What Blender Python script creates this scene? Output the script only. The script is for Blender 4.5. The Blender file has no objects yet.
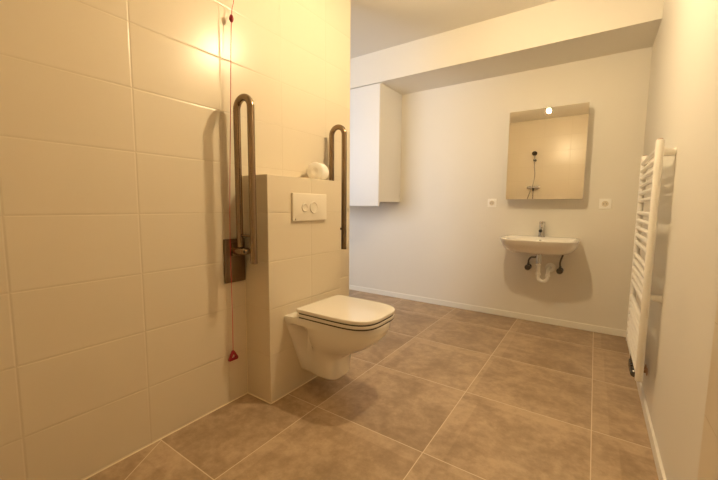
import bpy, bmesh, math, random
from mathutils import Vector, Matrix
random.seed(4)
sc = bpy.context.scene
COL = sc.collection
PI = math.pi

# ------------------------------------------------------------------ dimensions (metres)
W, D = 1.8467, 3.443            # right wall, back wall
ZC, ZB, YB = 2.581, 2.283, 2.965  # ceiling, underside of the beam, front of the beam
YR = -0.18                      # wall behind the camera
BX, BY0, BY1, BZ = 0.192, 1.105, 1.712, 1.216   # boxed cistern
YC = 1.41                       # axis of the toilet
WEND = 2.08                     # end of the tiled wall
XL = -2.0                       # far side of the adjoining space

# ------------------------------------------------------------------ materials
def new_mat(name):
    m = bpy.data.materials.new(name); m.use_nodes = True
    nt = m.node_tree
    return m, nt, nt.nodes['Principled BSDF']

def plain(name, col, rough=.5, metal=0., noise=0., nscale=6., bump=0., bscale=60., spec=.5, coat=0.):
    m, nt, b = new_mat(name)
    b.inputs['Roughness'].default_value = rough
    b.inputs['Metallic'].default_value = metal
    b.inputs['Specular IOR Level'].default_value = spec
    b.inputs['Coat Weight'].default_value = coat
    b.inputs['Coat Roughness'].default_value = .06
    tc = nt.nodes.new('ShaderNodeTexCoord')
    n = nt.nodes.new('ShaderNodeTexNoise'); n.inputs['Scale'].default_value = nscale
    n.inputs['Detail'].default_value = 4
    nt.links.new(tc.outputs['Object'], n.inputs['Vector'])
    mx = nt.nodes.new('ShaderNodeMix'); mx.data_type = 'RGBA'
    mx.inputs[6].default_value = (*[c * (1 - noise) for c in col], 1)
    mx.inputs[7].default_value = (*[min(1, c * (1 + noise)) for c in col], 1)
    nt.links.new(n.outputs['Fac'], mx.inputs[0])
    nt.links.new(mx.outputs[2], b.inputs['Base Color'])
    if bump:
        n2 = nt.nodes.new('ShaderNodeTexNoise'); n2.inputs['Scale'].default_value = bscale
        nt.links.new(tc.outputs['Object'], n2.inputs['Vector'])
        bp = nt.nodes.new('ShaderNodeBump'); bp.inputs['Strength'].default_value = bump
        bp.inputs['Distance'].default_value = .002
        nt.links.new(n2.outputs['Fac'], bp.inputs['Height'])
        nt.links.new(bp.outputs['Normal'], b.inputs['Normal'])
    return m

class NB:
    """small helper to write node maths"""
    def __init__(s, nt): s.nt = nt
    def m(s, op, a, b=None, c=None):
        n = s.nt.nodes.new('ShaderNodeMath'); n.operation = op
        for i, v in enumerate((a, b, c)):
            if v is None: continue
            if isinstance(v, (int, float)): n.inputs[i].default_value = v
            else: s.nt.links.new(v, n.inputs[i])
        return n.outputs[0]
    def seam(s, coord, off, size):
        f = s.m('DIVIDE', s.m('SUBTRACT', coord, off), size)
        fr = s.m('FRACT', s.m('ADD', f, .5))
        return s.m('MULTIPLY', s.m('ABSOLUTE', s.m('SUBTRACT', fr, .5)), size), s.m('FLOOR', f), s.m('FRACT', f)
    def ramp(s, v, a, b, lo=0., hi=1.):
        n = s.nt.nodes.new('ShaderNodeMapRange'); n.interpolation_type = 'SMOOTHSTEP'
        s.nt.links.new(v, n.inputs[0])
        for i, x in enumerate((a, b, lo, hi)): n.inputs[i + 1].default_value = x
        return n.outputs[0]
    def mix(s, fac, a, b):
        n = s.nt.nodes.new('ShaderNodeMix'); n.data_type = 'RGBA'
        if isinstance(fac, (int, float)): n.inputs[0].default_value = fac
        else: s.nt.links.new(fac, n.inputs[0])
        for i, v in ((6, a), (7, b)):
            if isinstance(v, tuple): n.inputs[i].default_value = (*v, 1)
            else: s.nt.links.new(v, n.inputs[i])
        return n.outputs[2]

def wall_tile(name, axis, off, size=.402, zoff=.2639, zsize=.252):
    m, nt, b = new_mat(name); k = NB(nt)
    tc = nt.nodes.new('ShaderNodeTexCoord')
    sp = nt.nodes.new('ShaderNodeSeparateXYZ'); nt.links.new(tc.outputs['Object'], sp.inputs[0])
    du, iu, _ = k.seam(sp.outputs[axis], off, size)
    dz, iz, _ = k.seam(sp.outputs[2], zoff, zsize)
    d = k.m('MINIMUM', du, dz)
    g = k.ramp(d, .0006, .0019, .8, 0.)
    wn = nt.nodes.new('ShaderNodeTexWhiteNoise'); wn.noise_dimensions = '2D'
    cv = nt.nodes.new('ShaderNodeCombineXYZ'); nt.links.new(iu, cv.inputs[0]); nt.links.new(iz, cv.inputs[1])
    nt.links.new(cv.outputs[0], wn.inputs['Vector'])
    tile = k.mix(wn.outputs['Value'], (.665, .59, .465), (.68, .605, .48))
    nt.links.new(k.mix(g, tile, (.61, .53, .405)), b.inputs['Base Color'])
    nt.links.new(k.ramp(g, 0, 1, .29, .7), b.inputs['Roughness'])
    h = k.ramp(d, .0, .006, 0., 1.)
    n2 = nt.nodes.new('ShaderNodeTexNoise'); n2.inputs['Scale'].default_value = 9
    nt.links.new(tc.outputs['Object'], n2.inputs['Vector'])
    hh = k.m('ADD', h, k.m('MULTIPLY', n2.outputs['Fac'], .2))
    bp = nt.nodes.new('ShaderNodeBump'); bp.inputs['Strength'].default_value = .55
    bp.inputs['Distance'].default_value = .0016
    nt.links.new(hh, bp.inputs['Height']); nt.links.new(bp.outputs['Normal'], b.inputs['Normal'])
    return m

def floor_tile():
    m, nt, b = new_mat('floor_porcelain'); k = NB(nt)
    tc = nt.nodes.new('ShaderNodeTexCoord')
    sp = nt.nodes.new('ShaderNodeSeparateXYZ'); nt.links.new(tc.outputs['Object'], sp.inputs[0])
    X, Y = sp.outputs[0], sp.outputs[1]
    dx, ix, fx = k.seam(X, 1.0118, .602)
    dy, iy, fy = k.seam(Y, 1.2278, .602)
    # folded floor of the shower: one slanting joint from the corner by the wall
    nx, ny = .854, .521
    dd = k.m('ABSOLUTE', k.m('ADD', k.m('MULTIPLY', X, nx), k.m('MULTIPLY', k.m('SUBTRACT', Y, .640), ny)))
    dd = k.m('ADD', dd, k.ramp(Y, .628, .632, 0., 1.))
    dd = k.m('ADD', dd, k.ramp(X, .48, .50, 0., 1.))
    d = k.m('MINIMUM', k.m('MINIMUM', dx, dy), dd)
    g = k.ramp(d, .0012, .0026, 1., 0.)
    # each tile carries its own piece of the print
    cv = nt.nodes.new('ShaderNodeCombineXYZ'); nt.links.new(ix, cv.inputs[0]); nt.links.new(iy, cv.inputs[1])
    wn = nt.nodes.new('ShaderNodeTexWhiteNoise'); wn.noise_dimensions = '2D'
    nt.links.new(cv.outputs[0], wn.inputs['Vector'])
    sh = nt.nodes.new('ShaderNodeVectorMath'); sh.operation = 'MULTIPLY_ADD'
    nt.links.new(wn.outputs['Color'], sh.inputs[0]); sh.inputs[1].default_value = (9, 9, 9)
    nt.links.new(tc.outputs['Object'], sh.inputs[2])
    n1 = nt.nodes.new('ShaderNodeTexNoise'); n1.inputs['Scale'].default_value = 4.2; n1.inputs['Detail'].default_value = 9; n1.inputs['Distortion'].default_value = .5
    n1.inputs['Roughness'].default_value = .62; nt.links.new(sh.outputs[0], n1.inputs['Vector'])
    n2 = nt.nodes.new('ShaderNodeTexNoise'); n2.inputs['Scale'].default_value = 22; n2.inputs['Detail'].default_value = 8
    n2.inputs['Roughness'].default_value = .7; nt.links.new(sh.outputs[0], n2.inputs['Vector'])
    mp = nt.nodes.new('ShaderNodeMapping'); mp.inputs['Scale'].default_value = (2.0, 7, 1)
    nt.links.new(sh.outputs[0], mp.inputs[0])
    n3 = nt.nodes.new('ShaderNodeTexNoise'); n3.inputs['Scale'].default_value = 2.2; n3.inputs['Detail'].default_value = 5
    nt.links.new(mp.outputs[0], n3.inputs['Vector'])
    # formwork marks: paler strip along two edges of a slab, its width differs from tile to tile
    wsp = nt.nodes.new('ShaderNodeSeparateColor'); nt.links.new(wn.outputs['Color'], wsp.inputs[0])
    ea = k.m('SUBTRACT', k.m('MULTIPLY_ADD', wsp.outputs[0], .14, .03), fx)
    eb = k.m('SUBTRACT', fy, k.m('MULTIPLY_ADD', wsp.outputs[1], -.14, .97))
    strip = k.m('MAXIMUM', k.ramp(ea, -.006, .006), k.ramp(eb, -.006, .006))
    v = k.m('MULTIPLY_ADD', n1.outputs['Fac'], .80, k.m('MULTIPLY', n2.outputs['Fac'], .72))
    v = k.m('ADD', v, k.m('MULTIPLY', n3.outputs['Fac'], .14))
    v = k.m('ADD', v, k.m('MULTIPLY', strip, .085))
    v = k.m('ADD', v, k.m('MULTIPLY', wsp.outputs[2], .07))
    cr = nt.nodes.new('ShaderNodeValToRGB'); nt.links.new(k.ramp(v, .63, 1.17), cr.inputs[0])
    e = cr.color_ramp.elements
    e[0].position = 0.; e[0].color = (.29, .205, .130, 1)
    e[1].position = 1.; e[1].color = (.53, .40, .275, 1)
    mid = cr.color_ramp.elements.new(.5); mid.color = (.41, .30, .198, 1)
    nt.links.new(k.mix(g, cr.outputs[0], (.70, .60, .47)), b.inputs['Base Color'])
    nt.links.new(k.ramp(n2.outputs['Fac'], .3, .7, .36, .50), b.inputs['Roughness'])
    bp = nt.nodes.new('ShaderNodeBump'); bp.inputs['Strength'].default_value = .3; bp.inputs['Distance'].default_value = .001
    nt.links.new(k.ramp(d, 0, .004), bp.inputs['Height']); nt.links.new(bp.outputs['Normal'], b.inputs['Normal'])
    return m

PAINT = plain('wall_paint', (.75, .725, .67), .55, noise=.012, nscale=3, bump=.12, bscale=180, spec=.35)
CEIL = plain('ceiling_paint', (.74, .715, .665), .8, noise=.01, nscale=2, bump=.1, bscale=150, spec=.2)
TILE_Y = wall_tile('wall_tiles_along_y', 1, .5866)
TILE_X = wall_tile('wall_tiles_along_x', 0, -.051)
TILE_BOX = wall_tile('casing_tiles', 1, 1.43)
FLOOR = floor_tile()
CAULK = plain('sealant', (.84, .76, .58), .5, noise=.05, nscale=30)
SKIRT = plain('skirting_paint', (.82, .81, .77), .4, noise=.01)
CERAMIC = plain('sanitary_ceramic', (.82, .80, .765), .10, noise=.01, coat=.5)
SEATPL = plain('seat_plastic', (.83, .80, .755), .16, noise=.01, coat=.3)
GAP = plain('gap_shade', (.05, .045, .04), .7)  # near-black colour that paints the shade in the toilet lid gaps
CHROME = plain('chrome', (.62, .61, .60), .10, 1., noise=.03)
DARKCHROME = plain('dark_chrome', (.16, .15, .14), .22, 1., noise=.08)
STEEL = plain('brushed_stainless', (.27, .195, .125), .16, 1., noise=.03, nscale=30)
STEELPL = plain('stainless_plate', (.23, .17, .11), .28, 1., noise=.06, nscale=25)
BRAID = plain('braided_hose', (.12, .11, .10), .4, .8, noise=.3, nscale=300)
WPLAST = plain('white_plastic', (.90, .895, .87), .3, noise=.01)
PLATE = plain('flush_plate_plastic', (.74, .68, .58), .3, noise=.01)
LACQ = plain('white_lacquer', (.76, .755, .745), .5, noise=.006)
RADW = plain('radiator_enamel', (.84, .825, .79), .28, noise=.008)
REDC = plain('red_cord', (.50, .012, .03), .6, noise=.12, nscale=80)
REDP = plain('red_plastic', (.26, .005, .014), .35, noise=.05)
PAPER = plain('tissue_paper', (.86, .84, .80), .9, noise=.03, nscale=40, bump=.3, bscale=90, spec=.1)
MIRROR = plain('mirror_silver', (.93, .925, .90), .0, 1.)
HOLE = plain('socket_recess', (.66, .60, .50), .5)
BLACKP = plain('black_plastic', (.02, .02, .02), .35)
BROWNPIPE = plain('copper_tails', (.46, .30, .20), .3, 1., noise=.1)
FRAMEW = plain('window_frame_paint', (.8, .8, .78), .4)

def glass_mat():
    m = bpy.data.materials.new('window_glass'); m.use_nodes = True; nt = m.node_tree; nt.nodes.clear()
    o = nt.nodes.new('ShaderNodeOutputMaterial'); t = nt.nodes.new('ShaderNodeBsdfTransparent')
    g = nt.nodes.new('ShaderNodeBsdfGlossy'); g.inputs['Roughness'].default_value = .02
    f = nt.nodes.new('ShaderNodeFresnel'); f.inputs[0].default_value = 1.45
    mx = nt.nodes.new('ShaderNodeMixShader')
    nt.links.new(f.outputs[0], mx.inputs[0]); nt.links.new(t.outputs[0], mx.inputs[1]); nt.links.new(g.outputs[0], mx.inputs[2])
    nt.links.new(mx.outputs[0], o.inputs[0]); return m
GLASS = glass_mat()

BULB_STRENGTH = 2150.
def bulb_mat():
    m, nt, b = new_mat('glowing_bulb')
    b.inputs['Base Color'].default_value = (.9, .9, .85, 1)
    b.inputs['Emission Color'].default_value = (1., .76, .44, 1)
    b.inputs['Emission Strength'].default_value = BULB_STRENGTH
    return m
BULB = bulb_mat()

# ------------------------------------------------------------------ mesh helpers
def quad_box(bm, x0, x1, y0, y1, z0, z1, bev=0., seg=2):
    r = bmesh.ops.create_cube(bm, size=1)
    vs = r['verts']
    for v in vs:
        v.co = Vector(((x0 + x1) / 2 + v.co.x * (x1 - x0), (y0 + y1) / 2 + v.co.y * (y1 - y0), (z0 + z1) / 2 + v.co.z * (z1 - z0)))
    if bev:
        es = list({e for v in vs for e in v.link_edges})
        bmesh.ops.bevel(bm, geom=es, offset=bev, segments=seg, profile=.5, affect='EDGES')

def frames(pts):
    """rotation-minimising frames along a polyline"""
    n = len(pts); T = []
    for i in range(n):
        a = pts[max(0, i - 1)]; b = pts[min(n - 1, i + 1)]
        T.append((b - a).normalized())
    u = Vector((0, 0, 1)) if abs(T[0].z) < .9 else Vector((1, 0, 0))
    N = [(u - T[0] * u.dot(T[0])).normalized()]
    for i in range(1, n):
        v = N[-1] - T[i] * N[-1].dot(T[i]); N.append(v.normalized())
    return T, N

def tube(bm, pts, r, seg=16, cap=True):
    pts = [Vector(p) for p in pts]
    T, N = frames(pts); rings = []
    for i, p in enumerate(pts):
        rr = r[i] if isinstance(r, (list, tuple)) else r
        B = T[i].cross(N[i])
        rings.append([bm.verts.new(p + (N[i] * math.cos(a) + B * math.sin(a)) * rr) for a in [2 * PI * k / seg for k in range(seg)]])
    for a, b in zip(rings, rings[1:]):
        for k in range(seg):
            bm.faces.new((a[k], a[(k + 1) % seg], b[(k + 1) % seg], b[k]))
    if cap:
        bm.faces.new(rings[0][::-1]); bm.faces.new(rings[-1])

def loft(bm, loops, cap0=True, cap1=True):
    R = [[bm.verts.new(p) for p in lp] for lp in loops]; n = len(R[0])
    for a, b in zip(R, R[1:]):
        for k in range(n):
            bm.faces.new((a[k], a[(k + 1) % n], b[(k + 1) % n], b[k]))
    if cap0: bm.faces.new(R[0][::-1])
    if cap1: bm.faces.new(R[-1])

def lathe(bm, prof, origin, axis='Z', seg=32):
    """prof = [(radius, height)], closed with caps where the radius is above zero"""
    o = Vector(origin)
    def P(r, h, a):
        c, s = math.cos(a) * r, math.sin(a) * r
        return o + {'Z': Vector((c, s, h)), 'X': Vector((h, c, s)), 'Y': Vector((s, h, c))}[axis]
    loft(bm, [[P(max(r, 1e-5), h, 2 * PI * k / seg) for k in range(seg)] for r, h in prof])

def spline(pts, n=8):
    """Catmull-Rom through the points"""
    P = [Vector(p) for p in pts]; P = [P[0] * 2 - P[1]] + P + [P[-1] * 2 - P[-2]]; out = []
    for i in range(1, len(P) - 2):
        for k in range(n):
            t = k / n
            out.append(.5 * ((2 * P[i]) + (-P[i - 1] + P[i + 1]) * t + (2 * P[i - 1] - 5 * P[i] + 4 * P[i + 1] - P[i + 2]) * t * t
                             + (-P[i - 1] + 3 * P[i] - 3 * P[i + 1] + P[i + 2]) * t ** 3))
    out.append(P[-2]); return out

def obj(name, bm, mat, parent=None, base=(0, 0, 0), smooth=True, angle=35):
    """world-space bmesh -> ONE mesh object whose origin sits at base"""
    bmesh.ops.recalc_face_normals(bm, faces=bm.faces)
    if any(base): bmesh.ops.translate(bm, verts=bm.verts, vec=-Vector(base))
    me = bpy.data.meshes.new(name); bm.to_mesh(me); bm.free()
    me.materials.append(mat)
    if smooth:
        for p in me.polygons: p.use_smooth = True
        me.set_sharp_from_angle(angle=math.radians(angle))
    o = bpy.data.objects.new(name, me); COL.objects.link(o)
    if parent is None: o.location = base
    else: o.parent = parent
    return o

def thing(name, loc, label, cat, group=None):
    o = bpy.data.objects.new(name, None); COL.objects.link(o)
    o.empty_display_size = .05; o.location = loc
    o['label'] = label; o['category'] = cat
    if group: o['group'] = group
    o['base'] = loc
    return o

def part(root, name, bm, mat, parent=None, label=None, **kw):
    b = tuple(root['base'])
    o = obj(name, bm, mat, None, b, **kw)
    o.location = (0, 0, 0); o.parent = parent or root
    if label: o['label'] = label
    return o

def struct(name, bm, mat, label, cat, smooth=False):
    o = obj(name, bm, mat, smooth=smooth)
    o['kind'] = 'structure'; o['label'] = label; o['category'] = cat
    return o

def box_struct(name, dims, mat, label, cat, bev=0.):
    bm = bmesh.new(); quad_box(bm, *dims, bev=bev); return struct(name, bm, mat, label, cat)

def dup(root, loc, label):
    r = root.copy(); COL.objects.link(r); r.location = loc; r['label'] = label
    def rec(src, dst):
        for ch in list(src.children):
            c = ch.copy(); COL.objects.link(c); c.parent = dst; rec(ch, c)
    rec(root, r); return r

# ------------------------------------------------------------------ the room
T = .12
box_struct('floor', (XL - T, W + T, YR - T, D + T, -.10, 0), FLOOR, 'brown concrete-look porcelain floor tiles with pale joints', 'floor')
box_struct('ceiling', (XL - T, W + T, YR - T, D + T, ZC, ZC + .1), CEIL, 'plain white painted ceiling', 'ceiling')
box_struct('wall_left', (-.12, 0, YR, WEND, 0, ZC), TILE_Y, 'tall cream tiled wall behind the toilet', 'wall')
box_struct('wall_back', (XL - T, W + T, D, D + T, 0, ZC), PAINT, 'painted wall carrying the washbasin and the mirror', 'wall')
box_struct('wall_right', (W, W + T, YR - T, D, 0, ZC), PAINT, 'painted wall carrying the towel radiator', 'wall')
box_struct('wall_rear', (-.12, W, YR - T, YR, 0, ZC), TILE_X, 'cream tiled shower wall seen in the mirror', 'wall')
box_struct('wall_shower', (W - .008, W, YR, 1.148, 0, ZC), TILE_Y, 'cream tiles at the near end of the right wall', 'wall')
box_struct('wall_toilet', (0, BX, BY0, BY1, 0, BZ), TILE_BOX, 'half height tiled casing in front of the cistern', 'wall', bev=.0025)
box_struct('wall_far_left', (XL - T, XL, .9 - T, D, 0, ZC), PAINT, 'painted left wall of the adjoining space', 'wall')
# near wall of the adjoining space, with the window that lets the daylight in
SY = .9
WX0, WX1, WZ0, WZ1 = -1.75, -.40, .70, 2.25
bm = bmesh.new()
quad_box(bm, XL, WX0, SY - T, SY, 0, ZC); quad_box(bm, WX1, -.12, SY - T, SY, 0, ZC)
quad_box(bm, WX0, WX1, SY - T, SY, 0, WZ0); quad_box(bm, WX0, WX1, SY - T, SY, WZ1, ZC)
struct('wall_side', bm, PAINT, 'painted wall of the adjoining space with the window', 'wall')
bm = bmesh.new()
f = .06; xm = (WX0 + WX1) / 2
for x0, x1, z0, z1 in ((WX0, WX0 + f, WZ0, WZ1), (WX1 - f, WX1, WZ0, WZ1), (WX0 + f, WX1 - f, WZ0, WZ0 + f), (WX0 + f, WX1 - f, WZ1 - f, WZ1), (xm - .03, xm + .03, WZ0 + f, WZ1 - f)):
    quad_box(bm, x0, x1, SY - .09, SY - .03, z0, z1)
win = struct('window_1', bm, FRAMEW, 'white framed window lighting the adjoining space', 'window')
bm = bmesh.new(); quad_box(bm, WX0 + .05, WX1 - .05, SY - .064, SY - .058, WZ0 + .05, WZ1 - .05)
g = obj('pane', bm, GLASS, win, smooth=False)
# dropped beam over the back wall
box_struct('ceiling_beam', (XL, W, YB, D, ZB, ZC), PAINT, 'white boxed-in beam running along the back wall under the ceiling', 'beam')
# skirting
SH = .057
bm = bmesh.new(); quad_box(bm, XL, W, D - .012, D, 0, SH, bev=.003)
struct('baseboard_back', bm, SKIRT, 'low white skirting board under the washbasin wall', 'skirting')
bm = bmesh.new(); quad_box(bm, W - .012, W, 1.150, D - .012, 0, SH, bev=.003)
struct('baseboard_right', bm, SKIRT, 'low white skirting board under the towel radiator', 'skirting')
# sealant beads between wall and floor
def bead(name, a, b, label, r=.0035):
    bm = bmesh.new(); tube(bm, [a, b], r, 8)
    struct(name, bm, CAULK, label, 'sealant', smooth=True)
bead('trim_1', (0, YR, .001), (0, BY0, .001), 'pale sealant joint along the foot of the left wall')
bead('trim_2', (0, BY0, .001), (BX, BY0, .001), 'pale sealant joint at the near foot of the cistern casing')
bead('trim_3', (BX, BY0, .001), (BX, BY1, .001), 'pale sealant joint along the front foot of the cistern casing')
bead('trim_4', (0, BY0, 0), (0, BY0, BZ), 'sealant in the corner of left wall and cistern casing', .0022)
bead('trim_5', (0, BY0, BZ), (0, BY1, BZ), 'sealant where the casing top meets the tall wall', .0025)
bead('trim_6', (BX, BY1, .001), (0, BY1, .001), 'pale sealant joint at the far foot of the cistern casing')
bead('trim_7', (0, BY1, .001), (0, WEND, .001), 'pale sealant joint at the foot of the tall wall end')

# ------------------------------------------------------------------ toilet
t = thing('toilet', (BX, YC, 0), 'white wall-hung toilet with its lid closed, on the tiled casing', 'toilet')

def lerp_tab(tab, z):
    if z >= tab[0][0]: return tab[0][1]
    for (z0, v0), (z1, v1) in zip(tab, tab[1:]):
        if z >= z1:
            k = (z - z1) / (z0 - z1); k = k * k * (3 - 2 * k) if False else k
            return v1 + (v0 - v1) * k
    return tab[-1][1]

FRONT = [(.458, .716), (.42, .712), (.38, .692), (.345, .660), (.31, .612), (.28, .556), (.26, .512), (.245, .482), (.232, .466), (.21, .460), (.16, .455), (.122, .452), (.110, .450), (.104, .445)]
BOWLW = [(.458, .186), (.42, .186), (.38, .180), (.345, .169), (.31, .152), (.28, .133), (.26, .121), (.245, .114), (.232, .104), (.20, .096), (.16, .092), (.122, .090), (.110, .088), (.104, .084)]
FLANW = [(.458, .202), (.44, .202), (.115, .074), (.104, .068)]
NECK = [(.458, .198), (.425, .196), (.415, .184), (.405, .135), (.395, .098), (.36, .070), (.30, .070), (.25, .078), (.21, .084), (.17, .086), (.115, .078), (.104, .072)]
def pan_loop(z):
    f, w, wf, wn = (lerp_tab(q, z) for q in (FRONT, BOWLW, FLANW, NECK))
    w0 = w
    x0 = BX
    half = [(x0 + .0005, wf), (x0 + .012, wf), (x0 + .030, (wf * .8 + wn * .2)), (x0 + .050, wn), (x0 + .080, wn)]
    xs = x0 + .150
    if f < xs + .11: xs = f - .11
    half += [(xs - .035, wn + (w0 - wn) * .55), (xs, w0 * .985)]
    n = 12; e = 2.7 if z > .24 else 3.8
    for i in range(1, n + 1):
        a = PI / 2 * i / n
        c, s = math.sin(a), math.cos(a)
        half.append((xs + (f - xs) * c ** (2 / e), w0 * .995 * s ** (2 / e) if s > 1e-6 else 0))
    left = [(x, YC - y) for x, y in half]
    right = [(x, YC + y) for x, y in half[:-1]][::-1]
    return [Vector((x, y, z)) for x, y in left + right]
bm = bmesh.new()
zs = [.104, .107, .112, .122, .14, .16, .18, .20, .22, .24, .26, .28, .30, .32, .34, .36, .375, .388, .396, .403, .409, .415, .421, .428, .44, .452, .458]
loops = [pan_loop(z) for z in zs]
loops[-1] = [Vector((BX + (p.x - BX) * .992 if p.x > BX + .001 else p.x, YC + (p.y - YC) * .985, .458)) for p in loops[-1]]
loops[-2] = [Vector((p.x, p.y, .452)) for p in loops[-2]]
loft(bm, loops)
part(t, 'pan', bm, CERAMIC, angle=48)

def lid_outline(xb, xf, hw, rb=.018, n=14, e=3.6, xs=None):
    xs = xs if xs is not None else xb + (xf - xb) * .45
    half = []
    for i in range(5):
        a = PI / 2 * i / 4
        half.append((xb + rb - rb * math.cos(a) if False else xb + rb * (1 - math.sin(a)) if False else xb + rb - rb * math.cos(a), hw - rb + rb * math.sin(a)))
    half.append((xb + (xs - xb) * .6, hw))
    for i in range(0, n + 1):
        a = PI / 2 * i / n
        c, s = math.sin(a), math.cos(a)
        half.append((xs + (xf - xs) * c ** (2 / e), hw * s ** (2 / e) if s > 1e-6 else 0.))
    left = [(x, YC - y) for x, y in half]; right = [(x, YC + y) for x, y in half[:-1]][::-1]
    return left + right
def slab(bm, out, z0, z1, r=.004):
    cx = sum(p[0] for p in out) / len(out)
    def at(off, z):
        res = []
        for x, y in out:
            d = Vector((x - cx, (y - YC) * 1.3)); L = d.length
            k = (L - off) / L
            res.append(Vector((cx + (x - cx) * k, YC + (y - YC) * k, z)))
        return res
    loft(bm, [at(r, z0), at(r * .3, z0 + r * .3), at(0, z0 + r), at(0, z1 - r), at(r * .3, z1 - r * .3), at(r, z1), at(r * 4, z1 + .0005)])
bm = bmesh.new(); slab(bm, lid_outline(BX + .068, .718, .188), .4880, .5070, .004)
lid = part(t, 'lid', bm, SEATPL, angle=50)
bm = bmesh.new(); slab(bm, lid_outline(BX + .074, .716, .186), .4650, .4805, .003)
seat = part(t, 'seat', bm, SEATPL, angle=50)
for nm, par, z0, z1 in (('shade_strip', seat, .4575, .4655), ('shade_strip', lid, .4800, .4885)):  # dark slabs added as painted shade between lid, seat and pan
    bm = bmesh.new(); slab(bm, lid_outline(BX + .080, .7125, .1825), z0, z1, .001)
    part(t, nm, bm, GAP, parent=par, label='dark strip painted as the shade in the gap')
for s in (-1, 1):
    bm = bmesh.new(); tube(bm, [(BX + .060, YC + s * .10, .4735), (BX + .060, YC + s * .15, .4735)], .012, 14)
    lathe(bm, [(.012, .4575), (.012, .462), (.009, .466), (.007, .474)], (BX + .060, YC + s * .125, 0), 'Z', 16)
    part(t, 'hinge', bm, SEATPL, label='small white hinge behind the lid')
for s in (-1, 1):
    # bolt in the side recess
    bm = bmesh.new(); lathe(bm, [(.0, -.012), (.009, -.012), (.010, -.009), (.010, .012)], (BX + .062, YC + s * .088, .372), 'Y', 16)
    part(t, 'fixing_cap', bm, CERAMIC)

# ------------------------------------------------------------------ flush plate
t = thing('flush_plate', (BX, 1.412, .97), 'white rectangular flush plate with two round buttons above the toilet', 'flush plate')
bm = bmesh.new(); quad_box(bm, BX + .0005, BX + .014, 1.270, 1.556, .973, 1.128, .003, 3)
part(t, 'plate', bm, PLATE)
for y, r in ((1.362, .025), (1.437, .034)):
    bm = bmesh.new()
    lathe(bm, [(r, 0), (r, .0025), (r - .003, .005), (r - .006, .004), (r - .008, .002), (r * .45, .0008), (.0, .0005)], (BX + .0142, y, 1.049), 'X', 36)
    part(t, 'button', bm, PLATE, label='small flush button' if r < .03 else 'large flush button')
bm = bmesh.new(); lathe(bm, [(.0035, 0), (.0035, .0006), (0, .0007)], (BX + .0142, 1.287, .984), 'X', 14)
part(t, 'badge', bm, DARKCHROME, label='tiny dark dot in the lower corner')

# ------------------------------------------------------------------ folding grab bars
BAR_Y, X1, X2, BR = 1.033, .061, .167, .0175
def arc(cx, cz, r, a0, a1, y, n=14):
    return [(cx + r * math.cos(a0 + (a1 - a0) * i / n), y, cz + r * math.sin(a0 + (a1 - a0) * i / n)) for i in range(n + 1)]
t = thing('grab_bar', (0, BAR_Y, .66), 'brushed steel folding grab bar, raised beside the red cord, near side of the toilet', 'grab bar', 'raised grab bars either side of the toilet')
bm = bmesh.new(); quad_box(bm, .0005, .016, BAR_Y - .058, BAR_Y + .064, .655, .884, .003, 2)
part(t, 'mounting_plate', bm, STEELPL)
bm = bmesh.new(); r = (X2 - X1) / 2; ztop = 1.528
pts = [(X1, BAR_Y, .846), (X1, BAR_Y, 1.2)] + arc((X1 + X2) / 2, ztop, r, PI, 0, BAR_Y, 18) + [(X2, BAR_Y, 1.2), (X2, BAR_Y, .768)]
tube(bm, pts, BR, 20)
rail = part(t, 'rail', bm, STEEL)
bm = bmesh.new(); tube(bm, [(X1, BAR_Y, .905), (X2, BAR_Y, .905)], .007, 12); part(t, 'cross_link', bm, STEEL, parent=rail)
bm = bmesh.new()
quad_box(bm, .016, .114, BAR_Y - .030, BAR_Y + .030, .806, .842, .014, 4)
part(t, 'hinge', bm, STEEL)
bm = bmesh.new(); quad_box(bm, .016, .030, BAR_Y - .024, BAR_Y + .024, .795, .868, .003)
part(t, 'hinge_bracket', bm, STEELPL)
dup(t, (0, 1.785, .66), 'steel folding grab bar at the far side of the toilet, half hidden by casing')

# ------------------------------------------------------------------ red emergency cord
CX = .033
path = [(CX, 1.085, ZC - .022), (CX, 1.057, 2.10), (CX, 1.037, 1.969), (CX, 1.018, 1.53), (CX, 1.003, 1.185), (CX, .995, .933), (CX, .994, .726), (CX, .995, .46), (CX, .993, .288)]
t = thing('pull_cord', (CX, .993, .25), 'red emergency pull cord with triangular handle hanging beside the near grab bar', 'alarm cord')
bm = bmesh.new(); tube(bm, spline(path, 6), .0016, 8); part(t, 'cord', bm, REDC)
bm = bmesh.new(); lathe(bm, [(.0, -.019), (.006, -.016), (.0105, -.006), (.011, 0), (.0105, .006), (.006, .016), (0, .019)], (CX, 1.037, 1.969), 'Z', 18)
part(t, 'bead', bm, REDP)
bm = bmesh.new()
tri = []
for k in range(3):
    a = PI / 2 + k * 2 * PI / 3; c = Vector((0, math.cos(a) * .024, math.sin(a) * .024))
    for j in range(5):
        b = a - PI / 3 + j * (2 * PI / 3) / 4; tri.append(c + Vector((0, math.cos(b) * .008, math.sin(b) * .008)))
o = Vector((CX, .993, .265))
ring = lambda k, dx: [o + Vector((dx, v.y * k, v.z * k)) for v in tri]
R = [ring(1, -.005), ring(1.04, 0), ring(1, .005), ring(.42, .006), ring(.36, 0), ring(.42, -.006), ring(1, -.005)]
loft(bm, R, False, False); bmesh.ops.remove_doubles(bm, verts=bm.verts, dist=1e-5)
part(t, 'handle', bm, REDP, label='red triangular handle with a hole')
bm = bmesh.new(); lathe(bm, [(.034, 0), (.034, -.016), (.028, -.022), (0, -.022)], (CX + .01, 1.085, ZC), 'Z', 28)
part(t, 'ceiling_switch', bm, WPLAST, label='white round pull switch on the ceiling')

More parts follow.
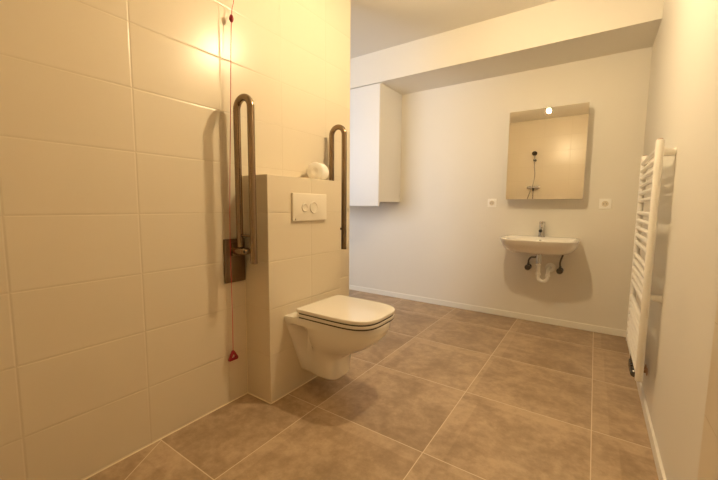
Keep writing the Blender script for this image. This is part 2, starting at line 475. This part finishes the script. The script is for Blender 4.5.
# ------------------------------------------------------------------ toilet roll on the casing
rc = Vector((.088, 1.612, BZ + .0575)); ax = Vector((-.30, .954, 0)).normalized()
t = thing('toilet_roll', (rc.x, rc.y, BZ), 'white toilet paper roll lying on top of the tiled casing', 'toilet roll')
def ring_pts(c, r, n=40):
    s = Vector((ax.y, -ax.x, 0))
    return [c + s * math.cos(2 * PI * k / n) * r + Vector((0, 0, 1)) * math.sin(2 * PI * k / n) * r for k in range(n)]
bm = bmesh.new(); H = .05
L = [(-H, .022), (-H, .052), (-H + .004, .0565), (0, .0572), (H - .004, .0565), (H, .052), (H, .022), (-H, .022)]
loft(bm, [ring_pts(rc + ax * h, r) for h, r in L], False, False); bmesh.ops.remove_doubles(bm, verts=bm.verts, dist=1e-5)
part(t, 'paper', bm, PAPER, angle=50)
bm = bmesh.new(); L = [(-H + .004, .0005), (-H + .002, .012), (-H + .0005, .0218), (H - .0005, .0218), (H - .002, .012), (H - .004, .0005)]
loft(bm, [ring_pts(rc + ax * h, r) for h, r in L])
part(t, 'core', bm, PAPER)

# ------------------------------------------------------------------ tall white wall cabinet under the beam
CX0, CX1, CZ0 = -1.05, -.275, 1.060
t = thing('wall_cabinet', ((CX0 + CX1) / 2, D, CZ0), 'tall white wall-hung cabinet under the beam in the far corner', 'cabinet')
bm = bmesh.new(); quad_box(bm, CX0, CX1, YB + .022, D - .001, CZ0 + .046, ZB - .001, .001, 1)
part(t, 'body', bm, LACQ, smooth=False)
for a, b in ((CX0, -.664), (-.661, CX1)):
    bm = bmesh.new(); quad_box(bm, a, b, YB + .001, YB + .020, CZ0, ZB - .009, .0015, 2)
    part(t, 'door', bm, LACQ)

# ------------------------------------------------------------------ mirror cabinet
MX0, MX1, MY, MZ0, MZ1 = .877, 1.474, D - .130, 1.132, 1.903
t = thing('mirror_cabinet', ((MX0 + MX1) / 2, D, MZ0), 'square mirror-fronted cabinet on the wall above the washbasin', 'mirror')
bm = bmesh.new(); quad_box(bm, MX0 + .002, MX1 - .002, MY + .006, D - .001, MZ0 + .002, MZ1 - .002, .001, 1)
part(t, 'body', bm, LACQ, smooth=False)
bm = bmesh.new(); quad_box(bm, MX0, MX1, MY, MY + .005, MZ0, MZ1, .0008, 1)
part(t, 'mirror_door', bm, MIRROR, smooth=False)

# ------------------------------------------------------------------ washbasin
SX, SZ = 1.180, .800
t = thing('washbasin', (SX, D, .66), 'white ceramic washbasin on the back wall under the mirror', 'washbasin')
HW, DEP = .295, .500
def basin_loop(hw, yf, yb, z, e=4.2, dzf=0.):
    pts = []
    n = 44
    yc = yb - (yb - yf) * .40
    for k in range(n):
        a = 2 * PI * k / n
        c, s = math.cos(a), math.sin(a)
        x = hw * math.copysign(abs(c) ** (2 / e), c)
        if s >= 0: y = yc + (yb - yc) * s ** (2 / 9.)
        else: y = yc - (yc - yf) * abs(s) ** (2 / 3.4)
        pts.append(Vector((SX + x, y, z)))
    return pts
yf = D - DEP; yb = D - .0008
out = [(.13, D - .30, .670), (.205, D - .345, .674), (.240, D - .385, .686), (.263, D - .420, .704), (.279, D - .453, .730), (.2895, D - .479, .758), (.294, D - .492, .782), (.297, D - .499, .792), (.296, D - .4985, .798), (.291, D - .494, .800)]
inn = [(.272, D - .474, .799, D - .012), (.262, D - .464, .795, D - .115), (.250, D - .452, .775, D - .125), (.225, D - .425, .735, D - .145), (.175, D - .375, .705, D - .175), (.09, D - .31, .694, D - .215), (.03, D - .265, .692, D - .235)]
bm = bmesh.new()
loops = [basin_loop(hw, y, yb, z) for hw, y, z in out] + [basin_loop(hw, y, b, z) for hw, y, z, b in inn]
loft(bm, loops)
basin = part(t, 'basin', bm, CERAMIC, angle=70)
# overflow ring on the back slope of the bowl, waste ring at the bottom
bm = bmesh.new(); lathe(bm, [(.0125, 0), (.0125, -.003), (.008, -.003), (.007, .001), (0, .001)], (SX, D - .128, .764), 'Y', 22)
part(t, 'overflow', bm, DARKCHROME, parent=basin, label='small dark overflow hole')
bm = bmesh.new(); lathe(bm, [(.030, 0), (.030, .003), (.022, .004), (.018, .0015), (0, .001)], (SX, D - .25, .692), 'Z', 24)
part(t, 'waste', bm, CHROME, parent=basin)
# mixer tap
tap = thing('tap', (SX, D - .062, SZ), 'chrome single lever tap at the back of the washbasin', 'tap')
bm = bmesh.new(); lathe(bm, [(.029, .7985), (.029, .806), (.0255, .810), (.0245, .905), (.0225, .910), (0, .910)], (SX, D - .062, 0), 'Z', 26)
part(tap, 'body', bm, CHROME)
bm = bmesh.new(); tube(bm, spline([(SX, D - .066, .868), (SX, D - .09, .869), (SX, D - .125, .865), (SX, D - .150, .858)], 5), [.0175] * 11 + [.0165] * 5, 16)
sp_ = part(tap, 'spout', bm, CHROME)
bm = bmesh.new(); tube(bm, [(SX, D - .1500, .8585), (SX, D - .1580, .8555)], .0135, 16)
part(tap, 'aerator', bm, BLACKP, parent=sp_, label='dark spout outlet')
bm = bmesh.new()
lathe(bm, [(.0235, .911), (.0248, .914), (.0240, .930), (.019, .935), (0, .936)], (SX, D - .062, 0), 'Z', 24)
tube(bm, [(SX, D - .066, .922), (SX, D - .10, .926), (SX, D - .118, .928)], [.010, .0080, .0065], 14)
part(tap, 'lever', bm, CHROME)
# trap
TX, TY = 1.188, D - .215
t = thing('drain_trap', (TX, D, .42), 'white plastic drain trap with chrome neck under the washbasin', 'drain trap')
bm = bmesh.new(); lathe(bm, [(.021, .576), (.0225, .578), (.0225, .655), (.027, .660), (.027, .668)], (TX, TY, 0), 'Z', 24)
part(t, 'tailpiece', bm, CHROME, label='chrome neck of the trap')
UX = TX + .072
bm = bmesh.new()
uz = .462; rr = (UX - TX) / 2
p = [(TX, TY, .582), (TX, TY, .52)] + [((TX + UX) / 2 - rr * math.cos(PI * k / 12), TY, uz - rr * math.sin(PI * k / 12)) for k in range(13)] + [(UX, TY, .49)]
p += [(UX, TY + .030 * (1 - math.cos(PI / 2 * k / 6)), .490 + .030 * math.sin(PI / 2 * k / 6)) for k in range(1, 7)] + [(UX, D - .02, .520)]
tube(bm, p, .0145, 20)
part(t, 'bend', bm, WPLAST)
for (cx, z0, z1) in ((TX, .560, .588), (TX, .476, .498), (UX, .470, .492)):
    bm = bmesh.new(); lathe(bm, [(.0148, z0), (.0195, z0 + .002), (.0195, z1 - .002), (.0148, z1)], (cx, TY, 0), 'Z', 24)
    part(t, 'coupling_nut', bm, WPLAST)
bm = bmesh.new(); lathe(bm, [(.0168, -.012), (.036, -.010), (.041, -.004), (.041, -.0005)], (UX, D, .520), 'Y', 30)
part(t, 'escutcheon', bm, WPLAST)
# angle valves
def valve(x, z, hose, label):
    t = thing('angle_valve', (x, D, z), label, 'valve', 'angle valves under the washbasin')
    bm = bmesh.new(); lathe(bm, [(.012, -.006), (.024, -.005), (.027, -.002), (.027, -.0005)], (x, D, z), 'Y', 24); part(t, 'rosette', bm, CHROME)
    bm = bmesh.new()
    tube(bm, [(x, D - .004, z), (x, D - .050, z)], .0115, 16); tube(bm, [(x, D - .036, z), (x, D - .036, z + .040)], .010, 14)
    part(t, 'body', bm, DARKCHROME)
    bm = bmesh.new(); lathe(bm, [(.012, -.050), (.024, -.053), (.026, -.058), (.026, -.076), (.022, -.081), (0, -.081)], (x, D, z), 'Y', 12); part(t, 'handwheel', bm, DARKCHROME)
    bm = bmesh.new(); tube(bm, spline(hose, 7), .0075, 10); part(t, 'hose', bm, BRAID, label='dark braided supply hose')
valve(1.083, .513, [(1.083, D - .036, .545), (1.085, D - .038, .578), (1.105, D - .05, .606), (1.140, D - .062, .612), (1.160, D - .066, .630), (1.166, D - .066, .668)],
      'dark chrome angle valve left of the white trap, its hose curving right')
valve(1.338, .505, [(1.338, D - .036, .540), (1.336, D - .038, .575), (1.343, D - .040, .610), (1.352, D - .042, .640), (1.356, D - .043, .667)],
      'dark chrome angle valve right of the white trap, its hose rising straight')

# ------------------------------------------------------------------ wall sockets
def socket(x, z, s, label):
    t = thing('wall_socket', (x, D, z), label, 'socket', 'sockets either side of the mirror')
    bm = bmesh.new(); quad_box(bm, x - s, x + s, D - .009, D - .0005, z - s, z + s, .0025, 2); part(t, 'frame', bm, WPLAST)
    bm = bmesh.new(); lathe(bm, [(.0235, -.0095), (.0235, -.0105), (.0215, -.0112), (.0205, -.0092), (.0, -.0090)], (x, D, z), 'Y', 30); part(t, 'recess', bm, HOLE, label='round plug recess')
    bm = bmesh.new()
    for dx in (-.0095, .0095): lathe(bm, [(.0032, -.0091), (.0032, -.0096), (0, -.0096)], (x + dx, D, z - .001), 'Y', 12)
    part(t, 'pin_holes', bm, BLACKP)
    bm = bmesh.new(); lathe(bm, [(.0024, -.0091), (.0024, -.019), (.001, -.021), (0, -.021)], (x, D, z + .010), 'Y', 12); part(t, 'earth_pin', bm, CHROME)
socket(.728, 1.099, .040, 'white wall socket left of the mirror')
socket(1.628, 1.094, .042, 'white wall socket between the mirror and the towel radiator')

# ------------------------------------------------------------------ towel radiator
RX, RY0, RY1, RZ0, RZ1 = 1.786, 1.975, 2.575, .235, 1.366
t = thing('towel_radiator', (W, (RY0 + RY1) / 2, RZ0), 'white ladder towel radiator hung on the right wall', 'radiator')
for y in (RY0, RY1):
    bm = bmesh.new()
    lathe(bm, [(.011, RZ0), (.0145, RZ0 + .003), (.0155, RZ0 + .006), (.0155, RZ1 - .006), (.0145, RZ1 - .003), (.012, RZ1)], (RX, y, 0), 'Z', 24)
    po = part(t, 'post', bm, RADW)
    bm = bmesh.new(); lathe(bm, [(.010, RZ1 - .0005), (.010, RZ1 + .003), (.008, RZ1 + .004), (0, RZ1 + .004)], (RX, y, 0), 'Z', 16)
    part(t, 'vent_plug', bm, BROWNPIPE, parent=po)
rz = [1.322 - .0437 * k for k in range(6)] + [1.031 - .0437 * k for k in range(5)] + [.784 - .0415 * k for k in range(5)] + [.526 - .0420 * k for k in range(7)]
proto = None
for z in rz:
    if proto is None:
        bm = bmesh.new(); tube(bm, [(RX - .004, RY0 + .010, z), (RX - .004, RY1 - .010, z)], .0112, 16)
        proto = part(t, 'rung', bm, RADW); z_first = z
    else:
        c = proto.copy(); COL.objects.link(c); c.parent = t; c.location = (0, 0, z - z_first)
for y in (RY0 + .028, RY1 - .028):
    for z in (1.312, .64):
        bm = bmesh.new()
        tube(bm, [(W - .0005, y, z), (W - .006, y, z), (W - .0065, y, z), (RX + .004, y, z)], [.020, .020, .017, .017], 18)
        part(t, 'wall_bracket', bm, RADW)
vy = 2.27
bm = bmesh.new(); quad_box(bm, RX - .016, RX + .016, vy - .042, vy + .042, .176, .222, .006, 3)
for y in (vy - .025, vy + .025): tube(bm, [(RX, y, .220), (RX, y, .262)], .011, 14)
vb = part(t, 'valve_block', bm, DARKCHROME, label='dark chrome valve block under the rungs')
bm = bmesh.new(); tube(bm, [(RX, vy - .040, .199), (RX, vy - .058, .199), (RX, vy - .060, .199), (RX, vy - .118, .199), (RX, vy - .124, .199)], [.012, .012, .020, .018, .013], 20)
part(t, 'thermostat_head', bm, DARKCHROME, parent=vb)
for y in (vy - .025, vy + .025):
    bm = bmesh.new(); tube(bm, [(RX + .012, y, .190), (W - .0005, y, .190)], .0085, 14)
    lathe(bm, [(.010, W - .006), (.020, W - .004), (.021, W - .0005)], (0, y, .190), 'X', 22)
    part(t, 'supply_pipe', bm, BROWNPIPE, parent=vb, label='coppery pipe stub into the wall')

# ------------------------------------------------------------------ shower set on the wall behind the camera (seen in the mirror)
HX = .630
t = thing('shower_set', (HX, YR, 1.40), 'chrome hand shower with mixer on the rear tiled wall, seen in the mirror', 'shower')
bm = bmesh.new(); tube(bm, [(HX - .10, YR + .055, 1.410), (HX - .075, YR + .055, 1.410), (HX + .075, YR + .055, 1.410), (HX + .10, YR + .055, 1.410)], [.020, .021, .021, .020], 18)
mx_ = part(t, 'mixer', bm, CHROME)
for s in (-1, 1):
    bm = bmesh.new(); lathe(bm, [(.032, .0005), (.032, .006), (.014, .010), (.013, .05)], (HX + s * .06, YR, 1.410), 'Y', 22)
    part(t, 'inlet', bm, CHROME, parent=mx_)
bm = bmesh.new(); lathe(bm, [(.017, 1.405), (.017, 1.372), (.011, 1.366), (.011, 1.35)], (HX, YR + .055, 0), 'Z', 18)
part(t, 'outlet', bm, DARKCHROME, parent=mx_)
bm = bmesh.new(); lathe(bm, [(.024, .0005), (.024, .012), (.013, .016), (.013, .05), (.021, .052), (.021, .078), (0, .080)], (HX, YR, 1.885), 'Y', 20)
part(t, 'wall_holder', bm, DARKCHROME)
bm = bmesh.new(); tube(bm, [(HX, YR + .064, 1.82), (HX, YR + .066, 1.88), (HX, YR + .078, 1.94), (HX, YR + .098, 1.985)], [.011, .013, .013, .012], 16)
hs = part(t, 'hand_shower', bm, CHROME)
bm = bmesh.new()
hd = Vector((HX, YR + .112, 1.995)); n_ = Vector((0, .80, -.60)).normalized(); u_ = Vector((1, 0, 0)); v_ = n_.cross(u_)
cir = lambda r, h: [hd + n_ * h + (u_ * math.cos(2 * PI * k / 28) + v_ * math.sin(2 * PI * k / 28)) * r for k in range(28)]
loft(bm, [cir(.012, -.022), cir(.036, -.010), cir(.043, 0), cir(.043, .006), cir(.037, .009)])
part(t, 'head', bm, DARKCHROME, parent=hs)
bm = bmesh.new(); tube(bm, spline([(HX, YR + .064, 1.822), (HX + .004, YR + .060, 1.74), (HX + .012, YR + .045, 1.62), (HX - .004, YR + .09, 1.46), (HX - .06, YR + .09, 1.28), (HX - .11, YR + .075, 1.06), (HX - .06, YR + .06, .92), (HX - .015, YR + .055, 1.04), (HX, YR + .055, 1.22), (HX, YR + .055, 1.355)], 8), .0075, 10)
part(t, 'hose', bm, CHROME)

# ------------------------------------------------------------------ bare bulb hanging from the ceiling (seen in the mirror)
BXc, BYc, BZc = 1.003, 1.650, 2.273
t = thing('pendant_bulb', (BXc, BYc, ZC), 'bare glowing bulb hanging from the ceiling, seen at the mirror top', 'lamp')
bm = bmesh.new(); bmesh.ops.create_icosphere(bm, subdivisions=3, radius=.025, matrix=Matrix.Translation((BXc, BYc, BZc)))
part(t, 'bulb', bm, BULB)
bm = bmesh.new(); lathe(bm, [(.0, BZc + .019), (.015, BZc + .021), (.017, BZc + .032), (.019, BZc + .07), (.012, BZc + .085), (0, BZc + .086)], (BXc, BYc, 0), 'Z', 20)
part(t, 'lamp_holder', bm, WPLAST)
bm = bmesh.new(); tube(bm, [(BXc, BYc, BZc + .08), (BXc, BYc, ZC - .004)], .0028, 8); part(t, 'flex', bm, WPLAST)
bm = bmesh.new(); lathe(bm, [(.030, ZC - .0005), (.030, ZC - .008), (.022, ZC - .014), (0, ZC - .015)], (BXc, BYc, 0), 'Z', 24); part(t, 'ceiling_cap', bm, WPLAST)

# the helper property was only for building
for o in sc.objects:
    if 'base' in o: del o['base']

# ------------------------------------------------------------------ daylight
w = bpy.data.worlds.new('daylight'); sc.world = w; w.use_nodes = True
bg = w.node_tree.nodes['Background']
bg.inputs['Color'].default_value = (.95, .95, 1., 1); bg.inputs['Strength'].default_value = 7.6
ld = bpy.data.lights.new('window_portal', 'AREA'); ld.shape = 'RECTANGLE'; ld.size = WX1 - WX0; ld.size_y = WZ1 - WZ0
ld.cycles.is_portal = True
lo = bpy.data.objects.new('window_portal', ld); COL.objects.link(lo)
lo.location = ((WX0 + WX1) / 2, .885, (WZ0 + WZ1) / 2)
lo.rotation_euler = (PI / 2, 0, 0)   # faces into the room (+y)

# ------------------------------------------------------------------ camera
F = Vector((-.5592857, .8232309, -.0974189)); Rv = Vector((.8267018, .5625842, .0079474)); U = Vector((-.0613489, .0760915, .9952117))
cam = bpy.data.cameras.new('camera'); cam.sensor_fit = 'HORIZONTAL'; cam.sensor_width = 36
cam.lens = 346.488 / 718 * 36; cam.clip_start = .01
co = bpy.data.objects.new('camera', cam); COL.objects.link(co)
m = Matrix((( Rv.x, U.x, -F.x, 1.56601), (Rv.y, U.y, -F.y, -.09161), (Rv.z, U.z, -F.z, 1.05914), (0, 0, 0, 1)))
co.matrix_world = m
sc.camera = co

sc.view_settings.view_transform = 'Standard'; sc.view_settings.look = 'None'
sc.view_settings.exposure = .04; sc.view_settings.gamma = 1.; sc.view_settings.use_curve_mapping = False
cy = sc.cycles
cy.max_bounces = 14; cy.diffuse_bounces = 8; cy.glossy_bounces = 6; cy.sample_clamp_indirect = 8
cy.caustics_reflective = False
cy.use_denoising = True
